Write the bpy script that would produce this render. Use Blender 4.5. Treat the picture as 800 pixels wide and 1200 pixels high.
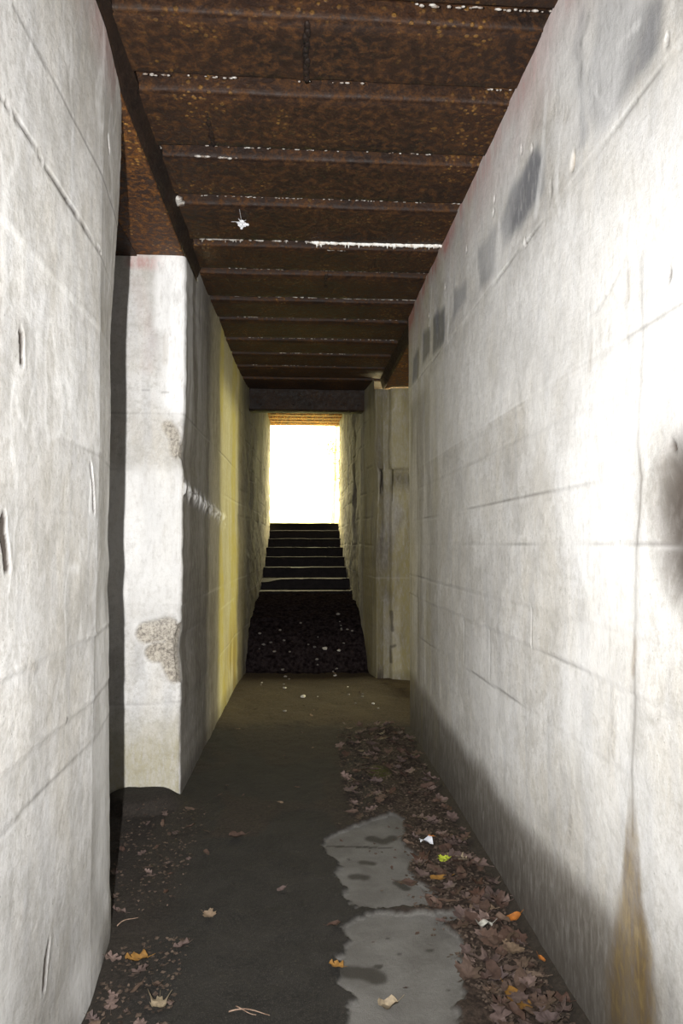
import bpy, bmesh, math, random
import numpy as np
from mathutils import Vector, Matrix

# ------------------------------------------------------------------ camera, world, flash, exposure
scene = bpy.context.scene
COL = scene.collection
for o in list(bpy.data.objects): bpy.data.objects.remove(o)

F_PX, W_PX, H_PX, EYE = 800.0, 800, 1200, 1.5
YAW, PITCH = math.atan(52/800), math.atan(38/800)
fwd = Vector((math.sin(YAW)*math.cos(PITCH), math.cos(YAW)*math.cos(PITCH), math.sin(PITCH)))
cam_d = bpy.data.cameras.new('camera'); cam = bpy.data.objects.new('camera', cam_d); COL.objects.link(cam)
cam_d.sensor_fit = 'VERTICAL'; cam_d.sensor_height = 36; cam_d.lens = 36*F_PX/H_PX
cam_d.clip_start = 0.05; cam_d.clip_end = 300
cam.location = (0, 0, EYE)
cam.rotation_euler = fwd.to_track_quat('-Z', 'Y').to_euler()
scene.camera = cam

world = bpy.data.worlds.new('sky'); scene.world = world; world.use_nodes = True
bgn = world.node_tree.nodes['Background']
bgn.inputs[0].default_value = (1.0, 0.89, 0.52, 1); bgn.inputs[1].default_value = 17.0   # hazy overcast sky seen through foliage

FLASH_W = 1200
fl_d = bpy.data.lights.new('camera_flash', 'SPOT'); fl = bpy.data.objects.new('camera_flash', fl_d); COL.objects.link(fl)
fl_d.energy = FLASH_W; fl_d.color = (1.0, 0.985, 0.97); fl_d.shadow_soft_size = 0.012
fl_d.spot_size = math.radians(128); fl_d.spot_blend = 1.0
fl_d.use_nodes = True                                            # smoothed falloff weakens the flash on near surfaces
_lf = fl_d.node_tree.nodes.new('ShaderNodeLightFalloff'); _lf.inputs['Strength'].default_value = 1.0; _lf.inputs['Smooth'].default_value = 4.0
fl_d.node_tree.links.new(_lf.outputs['Quadratic'], fl_d.node_tree.nodes['Emission'].inputs['Strength'])
fl.location = (-0.165, -0.02, 1.53)
fl.rotation_euler = Vector((0.02, 1.0, 0.10)).to_track_quat('-Z', 'Y').to_euler()

sun_d = bpy.data.lights.new('low_sun', 'SUN'); sun = bpy.data.objects.new('low_sun', sun_d); COL.objects.link(sun)
sun_d.energy = 2.0; sun_d.angle = math.radians(2.5); sun_d.color = (1.0, 0.92, 0.40)
sun.location = (12, 6.7, 5); sun.rotation_euler = Vector((-1, 0.0, -0.045)).to_track_quat('-Z', 'Y').to_euler()

for (loc, rot, sx, sy) in (((0.13, 13.45, 2.9), (math.radians(-90), 0, 0), 1.6, 2.2),
                           ((7.1, 6.62, 1.65), (0, math.radians(90), 0), 3.3, 1.5)):
    pd = bpy.data.lights.new('sky_portal', 'AREA'); p = bpy.data.objects.new('sky_portal', pd); COL.objects.link(p)
    pd.shape = 'RECTANGLE'; pd.size = sx; pd.size_y = sy; pd.cycles.is_portal = True
    p.location = loc; p.rotation_euler = rot

vs = scene.view_settings
scene.display_settings.display_device = 'sRGB'
vs.view_transform = 'Standard'; vs.look = 'None'; vs.exposure = 0.0; vs.gamma = 1.0; vs.use_curve_mapping = False

random.seed(4); RNG = np.random.default_rng(4)

# ------------------------------------------------------------------ measuring: photograph point -> point on a world plane
_fw = np.array(fwd); _rt = np.array([math.cos(YAW), -math.sin(YAW), 0]); _up = np.cross(_rt, _fw)
def on_plane(x, y, ax, v):
    r = _fw + _rt*(x-400)/F_PX + _up*(600-y)/F_PX
    c = np.array([0, 0, EYE]); t = (v-c[ax])/r[ax]
    return c+t*r
def floor_at(x, y, z=0.0): return on_plane(x, y, 2, z)

# ------------------------------------------------------------------ numpy noise
def _hash(i, j, seed):
    h = (i.astype(np.int64)*374761393 + j.astype(np.int64)*668265263 + seed*974634777) & 0x7fffffff
    h = ((h ^ (h >> 13))*1274126177) & 0x7fffffff
    return ((h ^ (h >> 16)) & 0xffff)/65535.0
def vnoise(x, y, seed=0):
    xi = np.floor(x); yi = np.floor(y); fx = x-xi; fy = y-yi
    fx = fx*fx*(3-2*fx); fy = fy*fy*(3-2*fy)
    a = _hash(xi, yi, seed); b = _hash(xi+1, yi, seed); c = _hash(xi, yi+1, seed); d = _hash(xi+1, yi+1, seed)
    return a*(1-fx)*(1-fy)+b*fx*(1-fy)+c*(1-fx)*fy+d*fx*fy
def fbm(x, y, o=4, seed=0):
    s = 0; a = .5; t = 0
    for k in range(o):
        s = s+a*vnoise(x*2**k, y*2**k, seed+k*17); t += a; a *= .55
    return s/t
def sstep(a, b, x):
    t = np.clip((x-a)/(b-a), 0, 1); return t*t*(3-2*t)
def seg_dist(u, v, pts):
    d = np.full(u.shape, 1e9)
    for (a, b), (c, e) in zip(pts[:-1], pts[1:]):
        vx, vy = c-a, e-b; L = vx*vx+vy*vy+1e-12
        t = np.clip(((u-a)*vx+(v-b)*vy)/L, 0, 1)
        d = np.minimum(d, np.hypot(u-a-t*vx, v-b-t*vy))
    return d
def in_poly(u, v, P):
    ins = np.zeros(u.shape, bool); n = len(P)
    for i in range(n):
        x1, y1 = P[i]; x2, y2 = P[(i+1) % n]
        if y1 == y2: continue
        c = ((y1 > v) != (y2 > v)) & (u < (x2-x1)*(v-y1)/(y2-y1)+x1)
        ins ^= c
    return ins
def sdf(u, v, P):
    d = seg_dist(u, v, list(P)+[P[0]])
    return np.where(in_poly(u, v, P), -d, d)

# ------------------------------------------------------------------ object helpers
def tag(o, label=None, cat=None, group=None, kind=None):
    if label: o['label'] = label
    if cat: o['category'] = cat
    if group: o['group'] = group
    if kind: o['kind'] = kind
    return o
def empty(name, loc=(0, 0, 0)):
    o = bpy.data.objects.new(name, None); COL.objects.link(o); o.location = loc; return o
def link_mesh(name, me, mat, parent=None):
    o = bpy.data.objects.new(name, me); COL.objects.link(o)
    if mat is not None and not me.materials: me.materials.append(mat)
    if parent is not None: o.parent = parent
    return o
def mesh_from(name, co, faces, mat, parent=None, smooth=False, attrs=None):
    me = bpy.data.meshes.new(name); me.from_pydata([tuple(c) for c in co], [], faces); me.update()
    if smooth: me.polygons.foreach_set('use_smooth', [True]*len(me.polygons))
    return link_mesh(name, me, mat, parent)
def grid_mesh(name, P, mat, parent=None, attrs=None, flip=False):
    """P: (n, m, 3) array of points"""
    n, m = P.shape[:2]
    me = bpy.data.meshes.new(name)
    idx = np.arange(n*m).reshape(n, m)
    q = np.stack([idx[:-1, :-1], idx[1:, :-1], idx[1:, 1:], idx[:-1, 1:]], -1).reshape(-1, 4)
    if flip: q = q[:, ::-1]
    me.vertices.add(n*m); me.vertices.foreach_set('co', P.reshape(-1).astype(np.float32))
    me.loops.add(q.size); me.loops.foreach_set('vertex_index', q.reshape(-1).astype(np.int32))
    me.polygons.add(len(q)); me.polygons.foreach_set('loop_start', (np.arange(len(q))*4).astype(np.int32))
    me.polygons.foreach_set('use_smooth', np.ones(len(q), bool))
    for k, A in (attrs or {}).items():
        at = me.attributes.new(k, 'FLOAT_COLOR', 'POINT')
        B = np.ones((n*m, 4), np.float32); B[:, :3] = np.stack(A, -1).reshape(-1, 3)
        at.data.foreach_set('color', B.reshape(-1))
    me.update(calc_edges=True); me.validate()
    return link_mesh(name, me, mat, parent)
def box_bm(bm, x0, x1, y0, y1, z0, z1):
    v = [bm.verts.new(p) for p in ((x0,y0,z0),(x1,y0,z0),(x1,y1,z0),(x0,y1,z0),(x0,y0,z1),(x1,y0,z1),(x1,y1,z1),(x0,y1,z1))]
    for f in ((0,3,2,1),(4,5,6,7),(0,1,5,4),(1,2,6,5),(2,3,7,6),(3,0,4,7)): bm.faces.new([v[i] for i in f])
def bm_obj(name, bm, mat, parent=None, smooth=False):
    me = bpy.data.meshes.new(name); bm.normal_update(); bm.to_mesh(me); bm.free()
    if smooth: me.polygons.foreach_set('use_smooth', [True]*len(me.polygons))
    return link_mesh(name, me, mat, parent)

# ------------------------------------------------------------------ materials
class NT:
    def __init__(s, name):
        s.m = bpy.data.materials.new(name); s.m.use_nodes = True; s.t = s.m.node_tree; s.n = s.t.nodes; s.l = s.t.links
        s.b = s.n['Principled BSDF']; s.tc = s.n.new('ShaderNodeTexCoord')
        s.geo = s.n.new('ShaderNodeNewGeometry')
        s.pos = s.geo.outputs['Position']
    def mapv(s, src, sc):
        m = s.n.new('ShaderNodeMapping'); m.inputs['Scale'].default_value = sc; s.l.new(src, m.inputs[0]); return m.outputs[0]
    def noise(s, vec, scale, detail=5, rough=.55, dist=0):
        n = s.n.new('ShaderNodeTexNoise'); n.inputs['Scale'].default_value = scale; n.inputs['Detail'].default_value = detail
        n.inputs['Roughness'].default_value = rough; n.inputs['Distortion'].default_value = dist
        s.l.new(vec, n.inputs['Vector']); return n.outputs[0]
    def vor(s, vec, scale, out='Distance', feat='F1'):
        n = s.n.new('ShaderNodeTexVoronoi'); n.feature = feat; n.inputs['Scale'].default_value = scale; s.l.new(vec, n.inputs['Vector']); return n.outputs[out]
    def ramp(s, src, stops):
        r = s.n.new('ShaderNodeValToRGB'); s.l.new(src, r.inputs[0]); e = r.color_ramp.elements
        while len(e) < len(stops): e.new(.5)
        for x, (p, c) in zip(e, stops):
            x.position = p; x.color = (*c, 1) if isinstance(c, tuple) else (c, c, c, 1)
        return r.outputs[0]
    def mix(s, fac, a, b, mode='MIX'):
        n = s.n.new('ShaderNodeMix'); n.data_type = 'RGBA'; n.blend_type = mode; n.clamp_factor = True
        for k, v in ((0, fac), (6, a), (7, b)):
            if isinstance(v, (int, float)): n.inputs[k].default_value = v
            elif isinstance(v, tuple): n.inputs[k].default_value = (*v, 1)
            else: s.l.new(v, n.inputs[k])
        return n.outputs[2]
    def math(s, op, a, b=0.0, clamp=False):
        n = s.n.new('ShaderNodeMath'); n.operation = op; n.use_clamp = clamp
        for k, v in ((0, a), (1, b)):
            if isinstance(v, (int, float)): n.inputs[k].default_value = v
            else: s.l.new(v, n.inputs[k])
        return n.outputs[0]
    def attr(s, name):
        a = s.n.new('ShaderNodeAttribute'); a.attribute_name = name
        p = s.n.new('ShaderNodeSeparateColor'); s.l.new(a.outputs['Color'], p.inputs[0]); return p.outputs
    def bump(s, h, strength, dist=.01, prev=None):
        b = s.n.new('ShaderNodeBump'); b.inputs['Strength'].default_value = strength; b.inputs['Distance'].default_value = dist
        s.l.new(h, b.inputs['Height'])
        if prev: s.l.new(prev, b.inputs['Normal'])
        return b.outputs[0]
    def out(s, col, rough=.9, normal=None, spec=.3):
        for k, v in (('Base Color', col), ('Roughness', rough)):
            if isinstance(v, (int, float)): s.b.inputs[k].default_value = v
            elif isinstance(v, tuple): s.b.inputs[k].default_value = (*v, 1)
            else: s.l.new(v, s.b.inputs[k])
        s.b.inputs['Specular IOR Level'].default_value = spec
        if normal: s.l.new(normal, s.b.inputs['Normal'])
        return s.m

def concrete_mat(name, base=(.74, .73, .71), warm=(.62, .59, .53), cool=(.53, .535, .545), dirt=.0):
    t = NT(name); p = t.pos
    streak = t.noise(t.mapv(p, (5, 5, .9)), 2.2, 6, .6, .6)
    blot = t.noise(p, 1.7, 5, .6, .8)
    fine = t.noise(p, 38, 6, .7)
    grain = t.noise(p, 220, 3, .6)
    c = t.mix(t.ramp(blot, [(.42, 0.), (.62, .85)]), base, warm)
    c = t.mix(t.ramp(streak, [(.42, 0.), (.66, .6)]), c, cool)
    veins = t.noise(t.mapv(p, (7, 7, 2.2)), 2.0, 7, .65, 1.8)
    c = t.mix(t.ramp(veins, [(.50, 0.), (.53, .55), (.56, 0.)]), c, (.76, .76, .745))
    c = t.mix(t.ramp(fine, [(.36, .42), (.52, 0.)]), c, (.36, .34, .30))
    mott = t.noise(p, 7, 6, .7, .5)
    c = t.mix(t.ramp(mott, [(.36, .38), (.52, 0.)]), c, (.40, .385, .35))
    c = t.mix(t.ramp(grain, [(.30, .35), (.5, 0.)]), c, (.36, .35, .32))
    pits = t.vor(p, 26); 
    c = t.mix(t.ramp(pits, [(.04, .7), (.075, 0.)]), c, (.2, .19, .17))
    A = t.attr('ma'); B = t.attr('mb'); D = t.attr('mc')
    n1 = t.noise(t.mapv(p, (14, 14, 4)), 3, 6, .65, .5)
    mod = t.ramp(n1, [(.3, .25), (.6, 1.)])
    def lay(c, a, col, m=mod): return t.mix(t.math('MULTIPLY', a, m), c, col)
    c = lay(c, D[0], (.15, .135, .115), t.ramp(n1, [(.2, .65), (.6, 1.)]))
    c = lay(c, A[0], (.17, .175, .19), t.ramp(n1, [(.25, .55), (.5, 1.)]))
    c = lay(c, B[2], t.mix(t.ramp(t.noise(p, 60, 5, .7), [(.35, 0.), (.6, 1.)]), (.16, .14, .12), (.50, .46, .39)), t.ramp(n1, [(.1, .85), (.3, 1.)]))
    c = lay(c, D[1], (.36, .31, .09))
    c = lay(c, A[1], t.mix(t.ramp(n1, [(.4, 0.), (.65, 1.)]), (.11, .065, .022), (.25, .17, .05)), t.ramp(n1, [(.15, .7), (.5, 1.)]))
    c = lay(c, B[0], (.42, .17, .15))
    c = lay(c, A[2], (.05, .042, .035), t.ramp(n1, [(.15, .6), (.5, 1.)]))
    c = lay(c, B[1], (.84, .84, .83), t.ramp(n1, [(.3, .35), (.52, 1.)]))
    c = t.mix(D[2], c, (.055, .045, .038))
    h = t.math('ADD', t.math('MULTIPLY', fine, 1.0), t.math('MULTIPLY', grain, .25))
    h = t.math('ADD', h, t.math('MULTIPLY', t.math('MULTIPLY', t.noise(p, 60, 5, .7), B[2]), 3.5))
    h = t.math('ADD', h, t.math('MULTIPLY', t.noise(t.mapv(p, (4, 4, 20)), 3, 3), .2))
    return t.out(c, .88, t.bump(h, .36, .007), .25)
CONC = concrete_mat('board_formed_concrete')

def rust_mat(name, k=1.0, orange=1.0):
    t = NT(name); p = t.pos
    a = t.noise(p, 3.2, 6, .6, .4); b = t.noise(p, 28, 5, .65, .3); g = t.noise(p, 120, 3, .6)
    c = t.mix(t.ramp(a, [(.36, 0.), (.66, 1.)]), (.040*k, .018*k, .010*k), (.115*k, .045*k, .016*k))
    c = t.mix(t.ramp(b, [(.46, 0.), (.70, .85*orange)]), c, (.34*k, .13*k, .022*k))
    v = t.vor(p, 34)
    spots = t.math('MULTIPLY', t.ramp(v, [(.22, 1.), (.36, 0.)]), t.ramp(a, [(.53, 0.), (.66, .85*orange)]))
    c = t.mix(spots, c, (.75*k, .38*k, .08*k))
    c = t.mix(t.ramp(g, [(.33, .6), (.55, 0.)]), c, (.03*k, .014*k, .009*k))
    h = t.math('ADD', b, t.math('MULTIPLY', spots, .8)); h = t.math('ADD', h, t.math('MULTIPLY', g, .3))
    return t.out(c, t.ramp(b, [(.3, .55), (.7, .85)]), t.bump(h, .6, .008), .35)
RUST = rust_mat('rusted_steel', .27)
RUST_BR = rust_mat('bright_rusted_steel', .65, 1.5)
RUST_DK = rust_mat('dark_rusted_steel', .15, .3)
RUST_SKYLIT = rust_mat('skylit_orange_rust', 2.6, 1.6)  # stairwell planks: the skylight on them put into a brighter rust

def crust_mat():
    t = NT('white_mineral_crust'); n = t.noise(t.pos, 40, 4)
    return t.out(t.mix(t.ramp(n, [(.35, 0.), (.6, 1.)]), (.12, .08, .055), (.46, .44, .41)), .8, t.bump(n, .5, .004))
CRUST = crust_mat()
def crust_white():
    t = NT('bright_mineral_crust'); n = t.noise(t.pos, 40, 4)
    return t.out(t.mix(t.ramp(n, [(.3, 0.), (.5, 1.)]), (.45, .36, .28), (.85, .84, .80)), .8, t.bump(n, .5, .004))
CRUST_W = crust_white()

def floor_mat():
    t = NT('damp_floor'); p = t.pos; A = t.attr('fa'); B = t.attr('fb')
    n1 = t.noise(p, 5, 6, .65, .4); n2 = t.noise(p, 60, 5, .7); n3 = t.noise(p, 260, 3, .6)
    soil = t.mix(t.ramp(n1, [(.35, 0.), (.65, 1.)]), (.0115, .011, .010), (.022, .0205, .018))
    soil = t.mix(t.ramp(n2, [(.45, 0.), (.7, .6)]), soil, (.034, .030, .026))
    soil = t.mix(t.ramp(n3, [(.57, 0.), (.68, .7)]), soil, (.085, .075, .064))
    red = t.mix(t.ramp(n2, [(.4, 0.), (.65, 1.)]), (.018, .012, .009), (.055, .038, .028))
    soil = t.mix(A[2], soil, red)
    sand = t.mix(t.ramp(n2, [(.4, 0.), (.65, 1.)]), (.038, .027, .016), (.085, .062, .036))
    soil = t.mix(B[0], soil, sand)
    slab = t.mix(t.ramp(n1, [(.38, 0.), (.62, 1.)]), (.105, .10, .092), (.15, .145, .135))
    slab = t.mix(t.ramp(n3, [(.35, .4), (.5, 0.)]), slab, (.075, .07, .06))
    slab = t.mix(B[2], slab, (.185, .195, .21))
    c = t.mix(A[0], soil, slab)
    c = t.mix(A[1], c, (.030, .027, .022))
    c = t.mix(B[1], c, (.06, .06, .012))
    h = t.math('ADD', n2, t.math('MULTIPLY', n3, .5))
    return t.out(c, .85, t.bump(h, .5, .008), .25)
FLOOR = floor_mat()

def simple_mat(name, c0, c1, scale=30, rough=.85, bump=.4, dist=.005, stretch=(1, 1, 1), spec=.3):
    t = NT(name); n = t.noise(t.mapv(t.pos, stretch), scale, 5, .6)
    return t.out(t.mix(t.ramp(n, [(.35, 0.), (.65, 1.)]), c0, c1), rough, t.bump(n, bump, dist), spec)
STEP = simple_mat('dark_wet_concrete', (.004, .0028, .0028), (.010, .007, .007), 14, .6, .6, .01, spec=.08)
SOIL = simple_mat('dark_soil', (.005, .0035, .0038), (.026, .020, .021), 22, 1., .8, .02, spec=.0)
STONE = simple_mat('pale_stone', (.35, .33, .30), (.6, .58, .52), 40)
STONE_DK = simple_mat('grey_stone', (.10, .095, .09), (.24, .22, .20), 40)
GRASS = simple_mat('dry_grass_ground', (.18, .19, .07), (.35, .34, .16), 6, .95, .8, .05)
BARK = simple_mat('bark', (.14, .12, .09), (.35, .30, .24), 20, .9, .5, .01, (1, 1, .2))
TREELEAF = simple_mat('spring_leaf', (.30, .34, .06), (.5, .5, .12), 8, .7, .1)
TWIG = simple_mat('twig_bark', (.16, .10, .07), (.34, .24, .18), 60, .8)
WEB = simple_mat('cobweb_silk', (.62, .63, .66), (.85, .86, .88), 90, .9)
PAPER = simple_mat('pale_scrap', (.50, .52, .58), (.78, .80, .84), 30, .6, .2)

def leaf_mat(name, cols, rough=.7):
    t = NT(name); oi = t.n.new('ShaderNodeObjectInfo')
    n = t.noise(t.pos, 70, 4, .6)
    st = [(i/(max(1, len(cols)-1)), c) for i, c in enumerate(cols)]
    base = t.ramp(oi.outputs['Random'], st) if len(cols) > 1 else t.mix(0., cols[0], cols[0])
    c = t.mix(t.ramp(n, [(.4, .55), (.62, 0.)]), base, t.mix(.65, base, (.02, .012, .01)))
    return t.out(c, rough, t.bump(n, .4, .002), .3)
L_BROWN = leaf_mat('brown_leaf', [(0.055, 0.031, 0.022), (0.100, 0.062, 0.045), (0.043, 0.024, 0.019), (0.130, 0.087, 0.062), (0.075, 0.050, 0.040), (0.060, 0.029, 0.018)])
L_TAN = leaf_mat('tan_leaf', [(0.165, 0.116, 0.077), (0.220, 0.160, 0.105), (0.132, 0.094, 0.072), (0.182, 0.132, 0.099)])
L_PINK = leaf_mat('greyish_pink_leaf', [(0.121, 0.085, 0.074), (0.083, 0.058, 0.052), (0.165, 0.116, 0.099), (0.105, 0.077, 0.072)])
L_ORANGE = leaf_mat('orange_leaf', [(0.372, 0.132, 0.024)])
L_OCHRE = leaf_mat('ochre_leaf', [(0.225, 0.115, 0.025)])
L_LIME = leaf_mat('lime_leaf', [(0.406, 0.476, 0.042)])
L_PALE = leaf_mat('pale_leaf', [(0.312, 0.252, 0.168)])
L_WHITE = leaf_mat('bleached_leaf', [(0.465, 0.450, 0.398)])

# ------------------------------------------------------------------ walls: relief grids of real geometry
def build_wall(name, ctrl, zs, joints=(), painter=None, amp=.006, seed=1, top=None, flip=False, vjoints=(), waves=None):
    """ctrl: list of (X, Y, n) control points; X or Y may be callables of Z; n samples to the next point. Relief and stain
    maps are worked out on (s, Z); painter(X, Y, Z, M) paints stains and returns extra relief (into the wall positive)."""
    Z = np.asarray(zs); pts = []
    for X, Y, n in ctrl:
        x = X(Z) if callable(X) else np.full(Z.shape, float(X)); y = Y(Z) if callable(Y) else np.full(Z.shape, float(Y))
        pts.append(np.stack([x, y], -1))
    rows = []
    for k in range(len(pts)-1):
        n = ctrl[k][2]
        for i in range(n): rows.append(pts[k]*(1-i/n)+pts[k+1]*(i/n))
    rows.append(pts[-1]); P = np.stack(rows)                       # (S, Zn, 2)
    T = np.zeros_like(P); T[1:-1] = P[2:]-P[:-2]; T[0] = P[1]-P[0]; T[-1] = P[-1]-P[-2]
    T /= np.linalg.norm(T, axis=-1, keepdims=True)+1e-9
    N = np.stack([-T[..., 1], T[..., 0]], -1) if not flip else np.stack([T[..., 1], -T[..., 0]], -1)
    X, Y = P[..., 0], P[..., 1]; ZZ = np.broadcast_to(Z, X.shape)
    if top is not None: ZZ = np.minimum(ZZ, top(X, Y))
    S = np.concatenate([[0], np.cumsum(np.linalg.norm(np.diff(P[:, 0], axis=0), axis=1))])[:, None]+0*X
    into = amp*2*(fbm(S*1.3, ZZ*1.7, 4, seed)-.5)+.0016*(fbm(S*12, ZZ*12, 3, seed+5)-.5)*2
    M = {k: np.zeros(X.shape) for k in ('grey', 'brown', 'dark', 'rust', 'white', 'bare', 'grime', 'yellow', 'crack')}
    zr = [0]+[j[0] for j in joints]
    lift = np.zeros(X.shape)
    for j in joints:                                              # (z, depth, side, s0, s1): board courses stand proud of one another
        z0, dep, step = j[0], j[1], j[2]
        zz = z0+.006*(fbm(S*2.0, S*0, 3, seed+int(z0*100))-.5)*2 + (j[3]*(Y-2.3) if len(j) > 3 else 0)
        br = (.08+.92*sstep(.40, .62, fbm(S*1.3, S*0+z0*7, 2, seed+9))); dep = dep*.45; step = step*.6
        d = np.abs(ZZ-zz); into += dep*br*np.exp(-(d/.006)**2)
        lift += np.where(ZZ > zz, step, 0)*np.clip(1-np.abs(ZZ-zz)/.12, 0, 1)**1
        M['crack'] = np.maximum(M['crack'], .55*br*np.exp(-(d/.0045)**2)*(1 if dep > 0 else 0))
        M['white'] = np.maximum(M['white'], .16*br*np.exp(-((ZZ-zz+.012)/.009)**2))
    into -= lift
    zj = sorted(j[0] for j in joints); band = np.searchsorted(zj, Z) if zj else np.zeros(len(Z), int)
    bx = np.floor(S/2.1+band[None, :]*.37); tone = _hash(bx+0*band[None, :], band[None, :]+0*bx, seed+50)
    M['grime'] = np.maximum(M['grime'], .20*tone*(.5+fbm(S*3, ZZ*2, 3, seed+51)))
    for (y0, z0, z1) in vjoints:
        m = np.exp(-((Y-y0)/.006)**2)*((ZZ > z0) & (ZZ < z1)); into += .004*m; M['crack'] = np.maximum(M['crack'], .35*m)
    if painter is not None:
        e = painter(X, Y, ZZ, M)
        if e is not None: into = into+e
    Q = np.stack([X+N[..., 0]*into, Y+N[..., 1]*into, ZZ], -1)
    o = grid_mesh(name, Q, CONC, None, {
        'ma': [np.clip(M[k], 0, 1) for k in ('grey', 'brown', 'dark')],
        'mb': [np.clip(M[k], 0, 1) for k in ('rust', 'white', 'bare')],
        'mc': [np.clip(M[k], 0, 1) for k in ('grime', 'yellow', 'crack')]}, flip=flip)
    tag(o, kind='structure'); return o

def wpt(X):                                                       # photograph point -> (Y, Z) on the wall plane X
    def f(x, y):
        p = on_plane(x, y, 0, X); return (p[1], p[2])
    return f
R_ = wpt(.91); L_ = wpt(-.67); P_ = wpt(-.69)
def front(Yp):
    def f(x, y):
        p = on_plane(x, y, 1, Yp); return (p[0], p[2])
    return f
def stroke(M, key, u, v, pts, w, a=1.0, soft=1.0):
    ww = max(w, .006); d = seg_dist(u+(fbm(v*9, u*3, 3, 401)-.5)*ww*1.6, v, pts)+(fbm(u*30, v*14, 3, 402)-.5)*ww*1.3; m = a*(1-sstep(w*(1-soft*.9), w*(1+soft*.8), d)); M[key] = np.maximum(M[key], m); return m

zs_full = np.linspace(-.04, 3.46, 351)

# --- right wall
def paint_right(X, Y, Z, M):
    u, v = Y, Z; e = np.zeros(X.shape)
    on = (Y < 5.66)&(X < .97)
    wob = (fbm(Y*3, Z*3, 4, 3)-.5)*.12; wob2 = (fbm(Y*9, Z*5, 4, 31)-.5)
    # grey weathered rectangles left by the forms under the top joint
    for poly, a in (([R_(700, 0), R_(775, 0), R_(770, 60), R_(730, 115), R_(712, 140), R_(690, 130), R_(688, 90), R_(700, 40)], .75),
                    ([R_(622, 180), R_(635, 185), R_(634, 225), R_(612, 262), R_(590, 285), R_(588, 262), R_(600, 220)], .95),
                    ([R_(560, 295), R_(580, 270), R_(578, 318), R_(561, 338)], .8),
                    ([R_(531, 340), R_(545, 330), R_(545, 350), R_(531, 368)], .7),
                    ([R_(507, 374), R_(519, 364), R_(519, 398), R_(507, 412)], 1.),
                    ([R_(495, 392), R_(503, 384), R_(502, 412), R_(495, 424)], .9),
                    ([R_(483, 420), R_(490, 410), R_(489, 442), R_(482, 448)], .8)):
        d = sdf(u, v, poly); M['grey'] = np.maximum(M['grey'], a*(1-sstep(-.02, .05, d+wob*.6)))
    top = sstep(3.02, 3.36, Z); M['grime'] = np.maximum(M['grime'], on*.35*top)
    streaks = sstep(.50, .62, fbm(Y*16, Z*.8, 3, 77))
    M['rust'] = np.maximum(M['rust'], on*(1.*sstep(3.24, 3.38, Z)*(.4+.6*streaks)+.45*sstep(3.0, 3.3, Z)*sstep(.35, .6, fbm(Y*2, Z*2, 3, 4))))
    M['yellow'] = np.maximum(M['yellow'], on*.35*sstep(3.1, 3.25, Z)*sstep(.5, .65, fbm(Y*3.4, Z*1.2, 3, 14)))
    # spalled seam near the top
    stroke(M, 'dark', u, v, [R_(690, 22), R_(680, 50), R_(679, 95)], .016, .8)
    stroke(M, 'grey', u, v, [R_(682, 20), R_(676, 60), R_(680, 100), R_(683, 160)], .035, .8)
    m = stroke(M, 'brown', u, v, [R_(671, 184), R_(670, 196)], .014, 1.); e += .012*m
    m = stroke(M, 'bare', u, v, [R_(648, 125), R_(662, 135)], .03, .5); e += .01*m
    m = stroke(M, 'dark', u, v, [R_(645, 216), R_(646, 226)], .010, .8); e += .01*m
    for (x, y) in ((579, 234), (578, 249), (546, 292), (521, 337), (502, 370), (502, 381), (615, 285), (784, 322), (623, 175), (611, 176), (783, 48), (786, 523)):
        m = d = np.hypot(u-R_(x, y)[0], (v-R_(x, y)[1])*.7); m = 1-sstep(.006, .013, d); M['crack'] = np.maximum(M['crack'], m); e += .012*m
    # white runs over the top course
    for pts in ([R_(640, 100), R_(636, 180), R_(628, 250)], [R_(660, 120), R_(652, 200), R_(655, 250)], [R_(693, 95), R_(712, 132)], [R_(745, 30), R_(700, 80)],
                [R_(585, 230), R_(583, 330)], [R_(524, 350), R_(524, 400)], [R_(505, 340), R_(503, 385)]):
        stroke(M, 'white', u, v, pts, .022, .6)
    M['white'] = np.maximum(M['white'], on*(1-sstep(2.6, 4.4, Y))*.5*sstep(.4, .7, fbm(Y*2, Z*1.5, 3, 8)))
    M['white'] = np.maximum(M['white'], on*.35*sstep(2.07, 2.08, Z)*(1-sstep(2.6, 2.72, Z))*(1-sstep(3.8, 5.2, Y)))
    M['grime'] = np.maximum(M['grime'], on*.20*(1-sstep(2.06, 2.07, Z))*sstep(1.95, 2.06, Z)); M['grime'] = np.maximum(M['grime'], on*.13*(1-sstep(2.06, 2.07, Z)))
    # long vertical seepage line
    line = [R_(752, 300), R_(754, 385), R_(749, 480), R_(748, 520), R_(752, 560), R_(746, 640), R_(743, 740), R_(744, 800), R_(741, 900), R_(741, 980)]
    lw = seg_dist(u+wob2*.02, v, line)
    M['grime'] = np.maximum(M['grime'], .95*np.exp(-(lw/.010)**2)); M['grime'] = np.maximum(M['grime'], .5*np.exp(-(lw/.030)**2))
    stroke(M, 'brown', u, v, [R_(743, 750), R_(742, 790)], .010, .7); stroke(M, 'brown', u, v, [R_(736, 320), R_(737, 350)], .008, .7)
    stroke(M, 'brown', u, v, [R_(693, 405), R_(691, 435)], .012, .55); stroke(M, 'grime', u, v, [R_(692, 385), R_(692, 440)], .02, .5)
    stroke(M, 'grime', u, v, [R_(692, 440), R_(690, 520)], .015, .3)
    stroke(M, 'grime', u, v, [R_(735, 310), R_(738, 480)], .025, .45); stroke(M, 'grime', u, v, [R_(662, 375), R_(664, 420)], .03, .35)
    m = stroke(M, 'grime', u, v, [R_(725, 320), R_(712, 345), R_(700, 362), R_(690, 370)], .006, .7); e += .004*m
    m = stroke(M, 'grime', u, v, [R_(602, 400), R_(606, 440), R_(611, 470)], .02, .45)
    # rusty brown fan at the foot of the line
    cx = R_(742, 1000)[0]
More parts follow.
